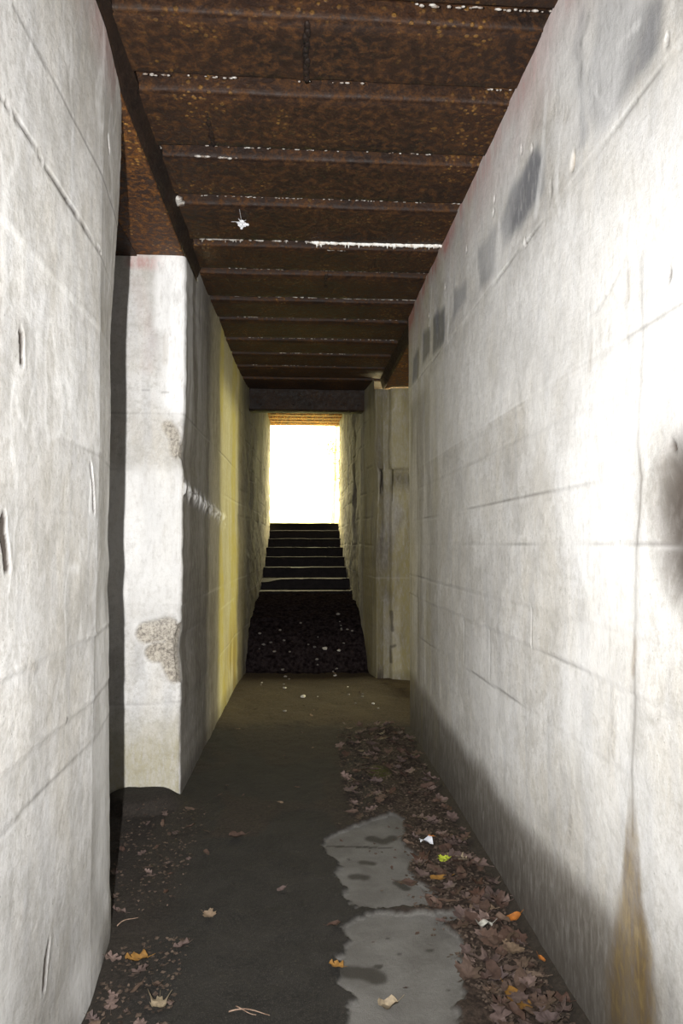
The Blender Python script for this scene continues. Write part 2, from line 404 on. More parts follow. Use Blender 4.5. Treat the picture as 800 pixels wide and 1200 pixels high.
    wfan = np.interp(Z, [0, .25, .45, .62, .85], [.15, .145, .10, .04, .010])
    dy = np.abs(Y-(cx+.045*(1-np.clip(Z/.8, 0, 1)))+.0*Z+(fbm(Z*4, Y*0, 3, 5)-.5)*.03)
    M['brown'] = np.maximum(M['brown'], sstep(.90, .60, Z)*(1-sstep(wfan*.6, wfan*1.3, dy+(fbm(Y*20, Z*8, 3, 55)-.5)*.03))*(.78+.6*wob2))
    stroke(M, 'white', u, v, [R_(706, 1010), R_(708, 1060), R_(705, 1150)], .022, .35)
    # aggregate showing
    m = stroke(M, 'bare', u, v, [R_(720, 815), R_(722, 850), R_(716, 880)], .022, .45)
    m = stroke(M, 'bare', u, v, [R_(668, 960), R_(664, 985)], .020, .45); e += .004*m
    m = stroke(M, 'grime', u, v, [R_(785, 490), R_(800, 520)], .10, .5)
    # foot of the wall, browner and darker towards the floor
    foot = np.interp(Y, [1.2, 1.6, 2.1, 2.6, 3.2, 4.2, 5.7], [.46, .44, .44, .38, .40, .42, .5])+wob*.7
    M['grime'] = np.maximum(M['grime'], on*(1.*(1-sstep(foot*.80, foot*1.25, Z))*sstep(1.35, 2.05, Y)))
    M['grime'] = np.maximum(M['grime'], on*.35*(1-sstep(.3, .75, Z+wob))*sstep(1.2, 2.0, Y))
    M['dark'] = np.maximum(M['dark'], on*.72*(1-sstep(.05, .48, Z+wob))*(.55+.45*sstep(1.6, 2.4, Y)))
    # far half of the wall is duller, with vertical runs
    far = sstep(3.2, 5.2, Y)*on
    runs = sstep(.40, .62, fbm(Y*7, Z*.7, 4, 41))
    M['grime'] = np.maximum(M['grime'], far*(.22+.45*runs)*sstep(2.75, 2.55, Z))
    M['yellow'] = np.maximum(M['yellow'], far*.28*sstep(.5, .7, fbm(Y*4, Z*1.1, 3, 43)))
    M['grime'] = np.maximum(M['grime'], on*.30*sstep(.45, .62, fbm(Y*2.2, Z*2.4, 4, 47)))
    M['white'] *= np.where(on, sstep(.35, .8, Z+wob), 1)
    # shallow dent beside the frame edge, coloured darker towards its middle
    d = np.hypot((Y-1.41)/.27, (Z-1.57)/.26)+wob*1.2
    k = 1-sstep(.55, 1.1, d); e += .045*k*(.5+fbm(Y*14, Z*14, 4, 301)); M['dark'] = np.maximum(M['dark'], 1.2*(1-sstep(.6, 1.2, d))); M['grime'] = np.maximum(M['grime'], .8*(1-sstep(.8, 1.5, d))); M['crack'] = np.maximum(M['crack'], .8*(1-sstep(.55, 1.05, d)))
    # ragged vertical end of the wall
    e += .02*np.exp(-((Y-5.66)/.03)**2)*fbm(Z*7, Z*0, 3, 12)
    return e
ys_r = lambda Z: 5.66+.012*(fbm(Z*5, Z*0, 3, 21)-.5)*2
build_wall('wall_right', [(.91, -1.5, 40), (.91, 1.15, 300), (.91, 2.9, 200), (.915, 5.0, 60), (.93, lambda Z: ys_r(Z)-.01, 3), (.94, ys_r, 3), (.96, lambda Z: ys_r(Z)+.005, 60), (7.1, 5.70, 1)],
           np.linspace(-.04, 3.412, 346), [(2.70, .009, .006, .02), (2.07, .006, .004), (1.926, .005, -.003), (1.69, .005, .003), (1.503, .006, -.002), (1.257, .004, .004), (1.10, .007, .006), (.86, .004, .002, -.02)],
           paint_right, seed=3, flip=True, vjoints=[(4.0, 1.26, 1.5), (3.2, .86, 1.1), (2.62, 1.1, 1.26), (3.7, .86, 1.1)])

# --- near left wall with its wavy broken end
edge_px = [(146, 120), (145, 165), (141, 235), (137, 300), (131, 400), (131, 450), (130.5, 520), (130, 600), (128, 630), (130.5, 660), (128, 690), (130, 740), (129, 800), (130, 900), (131, 1000), (130, 1018), (132, 1045), (133, 1080), (128, 1100)]
ez = [L72[2] for L72 in [on_plane(x, y, 0, -.722) for x, y in edge_px]][::-1]
ey = [L72[1] for L72 in [on_plane(x, y, 0, -.722) for x, y in edge_px]][::-1]
ne = lambda Z: np.interp(Z, ez, ey)+.006*(fbm(Z*16, Z*0, 3, 2)-.5)*2
def paint_left(X, Y, Z, M):
    u, v = Y, Z; e = np.zeros(X.shape); wob = (fbm(Y*3, Z*3, 4, 13)-.5)*.12
    M['grime'] = np.maximum(M['grime'], .30*sstep(.42, .62, fbm(Y*2.4, Z*1.6, 4, 7)))
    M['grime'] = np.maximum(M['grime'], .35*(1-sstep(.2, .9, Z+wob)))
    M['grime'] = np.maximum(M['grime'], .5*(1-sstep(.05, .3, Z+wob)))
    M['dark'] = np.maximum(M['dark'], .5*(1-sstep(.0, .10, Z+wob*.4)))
    M['white'] = np.maximum(M['white'], .7*sstep(.50, .68, fbm(Y*1.5, Z*1.3, 3, 19)))
    vein = np.abs(fbm(Y*3.2, Z*1.5, 4, 91)-.5); M['white'] = np.maximum(M['white'], .4*np.exp(-(vein/.016)**2)*(Z > 1.2))
    M['rust'] = np.maximum(M['rust'], .45*sstep(3.05, 3.28, Z)*sstep(.4, .6, fbm(Y*5, Z*2, 3, 4)))
    m = stroke(M, 'crack', u, v, [L_(0, 115), L_(30, 158), L_(55, 198), L_(70, 222), L_(90, 253), L_(120, 298)], .0045, .9, .6); e += .008*m
    stroke(M, 'crack', u, v, [L_(14, 8), L_(40, 55), L_(56, 88)], .004, .45, .6)
    for pts, w in (([L_(23, 390), L_(24, 410), L_(25, 424)], .006), ([L_(2, 608), L_(2, 625), L_(6, 642), L_(9, 665)], .009), ([L_(105, 545), L_(108, 570), L_(110, 600)], .004), ([L_(57, 1105), L_(53, 1130), L_(51, 1158)], .006)):
        m = stroke(M, 'crack', u, v, pts, w*1.5, 1., .3); e += .006*m
        p2 = [(a+.012, b) for a, b in pts]; d = seg_dist(u, v, p2); e -= .003*np.exp(-(d/.02)**2)
    m = stroke(M, 'white', u, v, [L_(107, 548), L_(105, 600)], .012, .9)
    m = stroke(M, 'dark', u, v, [L_(132, 162), L_(134, 176)], .010, .8); e += .012*m
    m = stroke(M, 'dark', u, v, [L_(78, 235), L_(78.5, 236)], .006, 1.)
    m = stroke(M, 'dark', u, v, [L_(78, 844), L_(78, 845)], .005, 1.)
    for (z0, w) in ((1.20, .02), (.985, .014)):
        d = np.abs(Z-z0+.0*Y+wob*.1); e -= .003*np.exp(-(d/.006)**2)*(X > -.72)
    m = stroke(M, 'bare', u, v, [L_(35, 780), L_(42, 783)], .012, .5)
    e += .02*sstep(2.72, 2.9, Y)*fbm(Z*6, Y*4, 3, 3)*(X > -.76)
    M['grime'] = np.maximum(M['grime'], .8*sstep(-.85, -1.0, X))
    return e
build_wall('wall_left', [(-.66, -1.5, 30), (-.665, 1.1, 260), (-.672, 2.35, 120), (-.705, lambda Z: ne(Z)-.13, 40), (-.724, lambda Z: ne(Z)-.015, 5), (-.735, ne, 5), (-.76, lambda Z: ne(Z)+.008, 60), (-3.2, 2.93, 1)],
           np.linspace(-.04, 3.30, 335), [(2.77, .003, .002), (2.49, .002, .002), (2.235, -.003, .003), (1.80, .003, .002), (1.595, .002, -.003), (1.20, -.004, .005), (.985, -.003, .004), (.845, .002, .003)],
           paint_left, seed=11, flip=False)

# --- far left wall: its broken front face in the side passage, then the long face down to the stairs
P4 = front(4.2)
def paint_far_left(X, Y, Z, M):
    e = np.zeros(X.shape); fr = (Y < 4.225)&(X < -.70)
    wob = (fbm(X*6+Y*3, Z*5, 4, 23)-.5)*.06
    # front face
    u, v = X, Z
    def S(key, pts, w, a, soft=1.): 
        d = seg_dist(u, v, pts); m = a*(1-sstep(w*(1-soft*.7), w*(1+soft*.5), d+wob*.5))*(Y < 4.26); M[key] = np.maximum(M[key], m); return m
    M['grime'] = np.maximum(M['grime'], fr*.30*sstep(.40, .60, fbm(X*8, Z*2.5, 4, 6)))
    M['grime'] = np.maximum(M['grime'], fr*.45*(1-sstep(.1, .9, Z+wob*2)))
    M['yellow'] = np.maximum(M['yellow'], fr*.35*(1-sstep(.15, .6, Z+wob*2)))
    M['white'] = np.maximum(M['white'], fr*.5*(1-sstep(1.9, 2.05, Z+wob))*sstep(.9, 1.3, Z+wob))
    S('white', [P4(200, 310), P4(212, 330), P4(210, 420), P4(208, 470)], .10, 1.)
    S('white', [P4(190, 310), P4(190, 380)], .05, .8)
    S('rust', [P4(155, 306), P4(185, 309)], .045, .6); S('rust', [P4(160, 330), P4(176, 400), P4(172, 430)], .05, .10)
    S('dark', [P4(186, 308), P4(188, 316)], .012, .9)
    S('brown', [P4(196, 395), P4(194, 425)], .02, .5)
    b = S('bare', [P4(196, 500), P4(205, 512), P4(206, 530)], .045, .9, .5); e += .02*b*(.5+fbm(X*30, Z*30, 2, 5))
    b = np.maximum(S('bare', [P4(172, 742), P4(196, 738), P4(205, 745)], .07, 1., .3), S('bare', [P4(180, 765), P4(198, 765), P4(206, 790)], .06, 1., .3)); e += .025*b*(.4+fbm(X*30, Z*30, 3, 5))
    S('crack', [P4(150, 455), P4(198, 460)], .003, .35, .6)
    M['dark'] = np.maximum(M['dark'], .38*sstep(7.35, 7.6, Y)*(.6+.6*fbm(Y*4, Z*3, 3, 97))*(1-.8*sstep(10.5, 12.5, Y)))  # shade past the sunlit strip put into the wall colour
    # long face
    on = (Y >= 4.225)
    M['grime'] = np.maximum(M['grime'], on*(1-.35*sstep(5.8,6.1,Y)*(1-sstep(7.3,7.6,Y)))*(.80+.20*sstep(.30, .68, fbm(Y*5, Z*1.2, 4, 8))))  # less grime across the sunlit strip, its brightness put into the colour
    M['white'] = np.maximum(M['white'], on*.45*(1-sstep(4.4, 5.2, Y))*sstep(2.0, 2.5, Z)*sstep(.4, .6, fbm(Y*9, Z*1.3, 4, 18)))
    M['yellow'] = np.maximum(M['yellow'], on*(.25+.55*sstep(5.8,6.0,Y)*(1-sstep(7.35,7.6,Y)))*sstep(5.6, 6.0, Y)*(.4+sstep(.4, .6, fbm(Y*3, Z*1.0, 4, 28))))  # yellow of the light in the strip also put into the colour
    M['brown'] = np.maximum(M['brown'], on*.6*sstep(6.2, 6.9, Y)*(1-sstep(7.3, 7.7, Y))*(1-sstep(.35, .9, Z))*sstep(.45, .6, fbm(Y*7, Z*1.2, 3, 51)))
    M['dark'] = np.maximum(M['dark'], on*.55*(1-sstep(.02, .20, Z+wob))*(Y < 8))
    rough = sstep(6.8, 8.5, Y); e += rough*(.026*(fbm(Y*3.4, Z*4.5, 4, 66)-.5)*2+.02*(fbm(Y*9, Z*9, 3, 68)-.5))
    e += .014*(fbm(Y*2.2, Z*1.4, 3, 67)-.5)*sstep(4.6, 5.6, Y)
    for z0 in (3.0, 2.72, 2.42, 2.12, 1.82):
        d = np.abs(Z-z0-.01*np.sin(Y*3)); m = np.exp(-(d/.010)**2)*sstep(7.3, 7.8, Y)*sstep(.35,.6,fbm(Y*3+z0*5, Z*0, 3, 5)); e += .010*m; M['crack'] = np.maximum(M['crack'], .3*m)
    crumb = np.exp(-((Z-(1.84-.06*(Y-4.3)))/.05)**2)*sstep(.5, .62, fbm(Y*22, Z*22, 2, 9))*on*(Y < 6.4); e -= .02*crumb; M['white'] = np.maximum(M['white'], crumb*.7)
    return e
pe = lambda Z: -.70+.006*(fbm(Z*9, Z*0, 3, 32)-.5)*2 - .018*np.exp(-((Z-2.05)/.09)**2) - .02*np.exp(-((Z-.88)/.14)**2)
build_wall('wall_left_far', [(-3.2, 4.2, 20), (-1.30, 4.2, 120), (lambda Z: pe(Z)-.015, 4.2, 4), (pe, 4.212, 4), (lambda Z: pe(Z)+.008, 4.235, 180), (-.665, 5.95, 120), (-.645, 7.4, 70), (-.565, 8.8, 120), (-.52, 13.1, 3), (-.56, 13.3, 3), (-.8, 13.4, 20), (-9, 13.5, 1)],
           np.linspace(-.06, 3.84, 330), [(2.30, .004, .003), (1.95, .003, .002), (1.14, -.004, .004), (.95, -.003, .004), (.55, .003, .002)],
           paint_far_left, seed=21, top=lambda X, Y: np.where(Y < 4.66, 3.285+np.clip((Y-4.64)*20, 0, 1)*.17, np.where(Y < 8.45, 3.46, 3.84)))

# --- far right wall: broken jamb of the right hand opening, then on to the stairs
P7 = front(7.6)
def paint_far_right(X, Y, Z, M):
    e = np.zeros(X.shape); fr = (Y < 7.63)&(X > .88); wob = (fbm(X*6+Y*3, Z*4, 4, 73)-.5)*.08
    M['grime'] = np.maximum(M['grime'], .70+.30*sstep(.4, .6, fbm(Y*5+X*5, Z*.8, 4, 83)))
    M['yellow'] = np.maximum(M['yellow'], .45*sstep(.35, .6, fbm(Y*4+X*6, Z*1.1, 4, 84)))
    M['dark'] = np.maximum(M['dark'], fr*.5*(1-sstep(1.00, 1.07, X+wob))+fr*.6*np.exp(-((Z-2.22+wob)/.14)**2)+.5*(1-sstep(.02, .2, Z+wob))*(Y < 8.5))  # band under the broken ledge: its shade put into the colour
    M['grime'] = np.maximum(M['grime'], fr*1.*(1-sstep(1.00, 1.06, X+wob*.5)))
    for pts in ([(1.06, .55), (1.05, .75)], [(1.09, .38), (1.03, .36), (1.04, .2)]):
        d = seg_dist(X, Z, pts); m = (1-sstep(.008, .035, d+wob*.5))*fr*.8; M['dark'] = np.maximum(M['dark'], m)
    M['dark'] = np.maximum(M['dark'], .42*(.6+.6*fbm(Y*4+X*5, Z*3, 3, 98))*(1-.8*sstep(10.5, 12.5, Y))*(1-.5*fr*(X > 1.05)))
    # chunk missing under the broken ledge
    k = fr*(sstep(2.36+.0*X, 2.33, Z+wob*.3)*sstep(1.9, 2.3, Z)); e += .05*k*(.5+fbm(X*9, Z*7, 3, 44))
    e -= fr*.02*np.exp(-((Z-2.55)/.20)**2)
    e += (.030*(fbm(Y*3.1, Z*4.2, 4, 86)-.5)*2+.02*(fbm(Y*9, Z*9, 3, 69)-.5))*sstep(8.3, 9.2, Y)
    e += .02*np.exp(-((Y-9.35)/.06)**2)-.02*np.exp(-((Y-9.6)/.10)**2)
    for z0 in (3.0, 2.72, 2.42, 2.12, 1.82, 1.5):
        d = np.abs(Z-z0-.01*np.sin(Y*3)); m = np.exp(-(d/.010)**2)*sstep(7.7, 8.0, Y)*sstep(.35,.6,fbm(Y*3+z0*5, Z*0, 3, 6)); e += .010*m; M['crack'] = np.maximum(M['crack'], .3*m)
    return e
fe = lambda Z: .885+.022*sstep(2.45, 2.3, Z)*sstep(1.3, 2.1, Z)-.008*np.exp(-((Z-2.6)/.2)**2)+.012*(fbm(Z*8, Z*0, 3, 61)-.5)
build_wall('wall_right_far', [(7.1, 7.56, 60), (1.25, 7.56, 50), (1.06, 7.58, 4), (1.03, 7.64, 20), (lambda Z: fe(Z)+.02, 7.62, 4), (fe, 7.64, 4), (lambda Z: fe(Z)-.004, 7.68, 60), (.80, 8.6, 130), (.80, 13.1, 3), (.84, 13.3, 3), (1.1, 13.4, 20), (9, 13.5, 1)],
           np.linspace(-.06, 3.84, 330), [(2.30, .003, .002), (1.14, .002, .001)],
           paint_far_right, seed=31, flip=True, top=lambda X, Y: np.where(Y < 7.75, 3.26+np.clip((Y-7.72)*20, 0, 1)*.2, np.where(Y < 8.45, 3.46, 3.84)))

# plain walls that close what the photograph does not show
def plain_wall(name, a, b, z0, z1):
    a = np.array(a, float); b = np.array(b, float); n = 24
    t = np.linspace(0, 1, n)[:, None]; XY = a*(1-t)+b*t; zz = np.linspace(z0, z1, 20)
    P = np.zeros((n, 20, 3)); P[..., :2] = XY[:, None]; P[..., 2] = zz
    z = np.zeros((n, 20)); k = z+.5
    return tag(grid_mesh(name, P, CONC, None, {'ma': [z, z, z], 'mb': [z, z, z], 'mc': [k, z, z]}), kind='structure')
plain_wall('outlet_light_baffle', (7.02, 5.66), (7.02, 5.95), -.04, 3.46); plain_wall('outlet_light_baffle', (7.02, 7.44), (7.02, 7.62), -.04, 3.46)  # added unseen piers, narrowing the outlet to shape the sunlit strip
plain_wall('wall_back', (-.7, -1.5), (.95, -1.5), -.04, 3.46)
plain_wall('wall_side_passage', (-3.2, 2.9), (-3.2, 4.25), -.04, 3.46)

# ------------------------------------------------------------------ floor
def poly_px(pts, ox, oy, sc): return [tuple(floor_at(ox+x/sc, oy+y/sc)[:2]) for x, y in pts]
patch_a = poly_px([(-10, 205), (60, 180), (130, 155), (195, 125), (222, 150), (235, 195), (232, 230), (262, 262), (245, 300), (290, 345), (318, 385), (300, 402), (200, 408), (150, 402), (100, 398), (52, 372), (85, 348), (60, 330), (38, 300), (45, 285), (5, 235)], 380, 900, 2.5)
patch_b = poly_px([(60, 470), (130, 425), (190, 415), (300, 412), (405, 428), (412, 450), (345, 452), (395, 500), (415, 535), (392, 540), (412, 600), (405, 655), (425, 680), (390, 700), (400, 760), (420, 900), (430, 1400), (60, 1400), (75, 900), (70, 760), (80, 655), (55, 625), (70, 600), (50, 560), (55, 520), (75, 500)], 380, 900, 2.5)
xs = np.concatenate([np.linspace(-3.2, -1.2, 10)[:-1], np.linspace(-1.2, -.4, 50)[:-1], np.linspace(-.4, 1.15, 200)[:-1], np.linspace(1.15, 7.1, 40)])
ys = np.concatenate([np.linspace(-1.6, 1.5, 24)[:-1], np.geomspace(1.5, 9.2, 520)[:-1], np.linspace(9.2, 10.5, 6)])
FX, FY = np.meshgrid(xs, ys, indexing='ij')
nz = (fbm(FX*9, FY*9, 4, 5)-.5)*.10+(fbm(FX*45, FY*45, 3, 7)-.5)*.03
dp = np.minimum(sdf(FX, FY, patch_a), sdf(FX, FY, patch_b))+nz
slab_m = 1-sstep(-.006, .012, dp)
litter = sstep(.30, .60, FX+nz*1.5-.0)*sstep(1.6, 2.0, FY)*(1-sstep(5.2, 6.2, FY+nz*3))*(1-slab_m)
litter = np.maximum(litter, (1-sstep(-.60, -.42, FX+nz*1.5))*sstep(4.3, 4.0, FY)*.30*sstep(1.4, 2.0, FY))
litter = np.maximum(litter, .5*sstep(.5, .62, fbm(FX*3, FY*2, 3, 55))*(FY > 3.6)*(FY < 6)*(1-slab_m))
sand = sstep(5.55, 5.95, FY+nz*2)*(1-sstep(8.0, 8.6, FY+nz*2))
dark = np.zeros(FX.shape)
for pts, w in (([(10, 222), (100, 224), (200, 228)], .005), ([(160, 404), (250, 408), (320, 412)], .007), ([(140, 200), (175, 210), (200, 198)], .035), ([(115, 270), (135, 272)], .03), ([(90, 310), (120, 312)], .03), ([(215, 330), (240, 345)], .02),
               ([(75, 585), (120, 590), (155, 605)], .034), ([(218, 535), (220, 536)], .013), ([(360, 640), (362, 641)], .008), ([(325, 697), (326, 698)], .012), ([(178, 490), (190, 491)], .007), ([(300, 525), (315, 525)], .012), ([(150, 570), (160, 570)], .006), ([(70, 260), (72, 262)], .010)):
    d = seg_dist(FX, FY, poly_px(pts, 380, 900, 2.5)); dark = np.maximum(dark, .85*(1-sstep(w*.6, w*1.3, d+nz*.35)))
dark = np.maximum(dark, .6*(1-sstep(.02, .10, .90-FX+nz))*(FY < 5.6)*(FX < 1))
moss = 1-sstep(.03, .10, np.hypot(FX-floor_at(443, 905)[0], (FY-floor_at(443, 905)[1])*.6)+nz)
bluish = slab_m*sstep(1.9, 2.6, 0*FY+3.2-FY)*sstep(.34, .50, FX+nz)*.7
FZ = -.012*slab_m+.010*(fbm(FX*12, FY*12, 4, 15)-.5)*(1-slab_m)+.010*litter*fbm(FX*20, FY*20, 3, 17)-.012*(dark > .5)*(dp < 0)*0
FZ += sand*.05*(fbm(FX*2.2, FY*1.6, 3, 19)-.4)+.06*sstep(.12, 0, np.hypot(FX+.9, (FY-4.1)*1.2)-.15)
FZ += .02*sstep(.86, .93, FX)*(FY < 5.6)-.0
floor = grid_mesh('floor', np.stack([FX, FY, FZ], -1), FLOOR, None, {'fa': [slab_m, dark, litter], 'fb': [sand, moss*.8, bluish]})
tag(floor, kind='structure')
def floor_z(x, y):
    i = min(max(np.searchsorted(xs, x), 1), len(xs)-1); j = min(max(np.searchsorted(ys, y), 1), len(ys)-1)
    return float(max(FZ[i, j], FZ[i-1, j], FZ[i, j-1], FZ[i-1, j-1]))

# ------------------------------------------------------------------ ceiling of rusted steel planks
ceil_root = empty('ceiling', (0, 0, 3.4)); tag(ceil_root, kind='structure')
def backing(name, x0, x1, y0, y1, z0, z1, parent, mat):
    bm = bmesh.new(); box_bm(bm, x0, x1, y0, y1, z0, z1); return bm_obj(name, bm, mat, parent)
def relpar(o, parent):                                            # keep world coordinates under a parent that stands at its base
    o.matrix_parent_inverse = Matrix.Translation(-Vector(parent.location)); return o
for args in ((-1.02, 1.05, -1.6, 8.62, 3.50, 3.8), (-3.4, -.99, -1.6, 8.6, 3.275, 3.8), (-1.0, -.71, -1.6, 8.6, 3.435, 3.52), (.925, 7.2, -1.6, 5.66, 3.402, 3.8),
             (1.24, 7.2, 5.5, 8.0, 3.28, 3.8), (.94, 1.26, 5.5, 8.6, 3.425, 3.8)):
    relpar(backing('ceiling_slab', *args, ceil_root, RUST), ceil_root)
def plank_mesh(x0, x1, y0, y1, z, seed, h=.075):
    """shallow steel trough seen from below: bottom sheet with turned-up front and back lips"""
    nx = 50; prof = [(y0, z+h), (y0+.003, z+h*.35), (y0+.004, z+.012), (y0+.012, z+.001), (y0+.020, z+.006), (y0+.030, z)]
    prof += [(y0+.03+(y1-y0-.045)*t, z) for t in (.15, .3, .45, .6, .75, .9, 1.)] + [(y1-.004, z+.010), (y1, z+.03), (y1, z+h)]
    X = np.linspace(x0, x1, nx); P = np.zeros((nx, len(prof), 3)); rr = np.random.default_rng(seed)
    for j, (y, zz) in enumerate(prof):
        P[:, j, 0] = X; P[:, j, 1] = y+.004*(fbm(X*3, X*0+seed, 3, seed)-.5)*2
        P[:, j, 2] = zz+.006*(fbm(X*2.2, X*0+j*.3+seed, 3, seed+3)-.5)*2+rr.normal(0, .0006, nx)
    return P
seams = [.29, .79, 1.29, 1.80, 2.30, 2.725, 3.215, 3.682, 4.217, 4.661, 5.188, 5.668, 6.244, 6.727, 7.219, 7.72, 8.32]
gap = .085
for k in range(-4, len(seams)-1):
    a, b = (seams[k], seams[k+1]) if k >= 0 else (.29+.5*k, .79+.5*k)
    o = grid_mesh('steel_plank', plank_mesh(-.72 if b < 4.6 else -.70, .99, a+gap, b, 3.40+random.uniform(-.004, .004), 100+k), RUST, ceil_root, flip=True); relpar(o, ceil_root)
# dark bolt stains / seam weld on two planks
def weld(x, y0, y1, name='weld_seam'):
    bm = bmesh.new(); n = 10
    for i in range(n):
        t = i/(n-1); yy = y0+(y1-y0)*t; r = .012+.005*random.random()
        bmesh.ops.create_icosphere(bm, subdivisions=1, radius=r, matrix=Matrix.Translation((x+random.uniform(-.004, .004), yy, 3.40))@Matrix.Diagonal((1, 2.2, .5, 1)))
    o = bm_obj(name, bm, RUST_DK, ceil_root, True); relpar(o, ceil_root)
weld(.03, 2.42, 2.70); weld(-.40, 2.95, 3.18); weld(.20, 4.75, 4.95)
# upper ceiling over the stair head
upper = empty('ceiling_stairwell', (0, 11, 3.8)); tag(upper, kind='structure')
relpar(backing('ceiling_slab', -1.0, 1.3, 8.55, 13.35, 3.83, 4.05, upper, RUST), upper)
y = 8.66; k = 0
while y < 13.1:
    o = grid_mesh('steel_plank', plank_mesh(-.72, .99, y+.05, y+.30, 3.80, 300+k, .05), RUST_SKYLIT, upper, flip=True); relpar(o, upper); y += .30; k += 1

# white crusts along the seams and drips
def crust(pts, name='mineral_crust', z=3.40, r=(.002, .0055), drip=0.0, parent=None, squash=.6, n_per=120, mat=None):
    bm = bmesh.new()
    for (x0, y0, x1, y1, dens) in pts:
        n = max(2, int(abs(x1-x0+ (y1-y0))*n_per*dens))
        for i in range(n):
            t = random.random(); x = x0+(x1-x0)*t; y = y0+(y1-y0)*t+random.uniform(-.004, .004); rr = random.uniform(*r)
            bmesh.ops.create_icosphere(bm, subdivisions=1, radius=rr, matrix=Matrix.Translation((x, y, z+.002))@Matrix.Diagonal((random.uniform(1, 2.6), 1, squash, 1)))
            if drip and random.random() < .10:
                L = random.uniform(.3, 1)*drip
                bmesh.ops.create_cone(bm, segments=6, radius1=.0015, radius2=.006, depth=L, cap_ends=True, matrix=Matrix.Translation((x, y, z-L/2)))
    o = bm_obj(name, bm, mat or CRUST, parent, True); tag(o, kind='stuff')
    if parent: relpar(o, parent)
    return o
crust([(-.62, 2.724, -.52, 2.724, 1.3), (-.50, 2.724, -.25, 2.724, .35), (.0, 2.724, .3, 2.724, .2), (.78, 2.724, .90, 2.724, .6)], parent=ceil_root)
crust([(-.45, 3.212, .2, 3.212, .35), (.3, 3.212, .8, 3.212, .15)], parent=ceil_root, r=(.002, .005))
crust([(-.55, 3.68, .9, 3.68, .35)], parent=ceil_root, r=(.002, .005))
crust([(-.60, 4.215, -.35, 4.215, 1.8), (-.3, 4.215, .1, 4.215, .3)], parent=ceil_root, r=(.005, .012), drip=.02)
crust([(.08, 4.213, .93, 4.213, 2.4), (.10, 4.213, .16, 4.213, 4)], parent=ceil_root, r=(.007, .017), drip=.035, squash=1.1, mat=CRUST_W)
crust([(-.5, 4.66, .9, 4.66, .35)], parent=ceil_root, r=(.003, .006))
crust([(.35, 5.186, .95, 5.186, 1.2), (-.5, 5.186, .3, 5.186, .3)], parent=ceil_root, r=(.003, .009), squash=.9)
crust([(-.5, 5.67, .9, 5.67, .15), (-.5, 6.24, .9, 6.24, .25), (-.2, 6.73, .6, 6.73, .3), (-.5, 7.2, .6, 7.2, .15), (.4, 2.30, .9, 2.30, .4)], parent=ceil_root, r=(.003, .007))
crust([(-.50, 3.30, -.30, 3.31, .5), (.05, 4.32, .35, 4.33, .3)], parent=ceil_root, r=(.005, .010))

# ------------------------------------------------------------------ steel beams beside the planks
def steel_beam(label, x0, x1, y0, y1, z0, z1, inner, soffit, side_mat):
    t = empty('steel_beam', ((x0+x1)/2, (y0+y1)/2, z0)); tag(t, label, 'beam')
    n = 60; Y = np.linspace(y0, y1, n)
    def strip(name, prof, mat, flip=False):
        P = np.zeros((n, len(prof), 3))
        for j, (x, z) in enumerate(prof):
            P[:, j, 0] = x+.004*(fbm(Y*3, Y*0+j*.2, 3, 5)-.5)*2; P[:, j, 1] = Y; P[:, j, 2] = z+.004*(fbm(Y*3+9, Y*0+j*.2, 3, 6)-.5)*2
        relpar(grid_mesh(name, P, mat, t, flip=flip), t)
    xi, xo = (x1, x0) if inner > 0 else (x0, x1)
    s = 1 if inner > 0 else -1
    xf = xi-s*.042
    strip('bottom_flange', [(xo, z0+.022), (xo, z0+.002), (xo+s*.004, z0)]+[(xo+(xf-xo)*k/8, z0) for k in range(1, 8)]+[(xf-s*.004, z0), (xf, z0+.002), (xf, z0+.012)], soffit, inner < 0)
    strip('web', [(xf, z0+.010), (xf+s*.006, z0+.012), (xf+s*.020, z0+.05), (xi-s*.006, z1-.03), (xi, z1-.018)], side_mat, inner < 0)
    strip('top_flange', [(xi-s*.016, z1-.022), (xi, z1-.02), (xi, z1), (xo, z1), (xo, z1-.02)], side_mat, inner < 0)
    return t
bl = steel_beam('long rusted steel beam along the top of the left wall, bridging the side opening', -1.02, -.663, -1.5, 4.66, 3.285, 3.425, 1, RUST_BR, RUST_DK)
br = steel_beam('rusted steel beam over the side opening beyond the right wall', .945, 1.27, 5.45, 7.74, 3.27, 3.42, -1, RUST_BR, RUST_DK)
c = crust([(-.676, 2.30, -.676, 2.48, .6), (-.674, 3.0, -.674, 3.65, .9)], parent=bl, z=3.41, r=(.003, .009)); 
c = crust([(-.672, 3.72, -.668, 3.78, 6)], parent=bl, z=3.40, r=(.012, .022), squash=.9)

# lintel beam before the stairwell
lt = empty('lintel_beam', (.13, 8.45, 3.15)); tag(lt, 'dark rusted lintel beam across the passage in front of the stairs', 'beam')
n = 50; X = np.linspace(-.75, 1.02, n)
prof = [(8.56, 3.80), (8.56, 3.17), (8.55, 3.15), (8.35, 3.15), (8.34, 3.165), (8.34, 3.28), (8.33, 3.29), (8.33, 3.46)]
P = np.zeros((n, len(prof), 3))
for j, (yy, zz) in enumerate(prof):
    P[:, j, 0] = X; P[:, j, 1] = yy; P[:, j, 2] = zz+.006*(fbm(X*3, X*0+j*.2, 3, 8)-.5)
relpar(grid_mesh('beam_face', P, RUST_DK, lt), lt)
bm = bmesh.new()
for i in range(7): bmesh.ops.create_cone(bm, segments=8, radius1=.014, radius2=.010, depth=.014, cap_ends=True, matrix=Matrix.Translation((-.45+.2*i, 8.332, 3.22))@Matrix.Rotation(math.pi/2, 4, 'X'))
relpar(bm_obj('rivet', bm, RUST_DK, lt), lt)

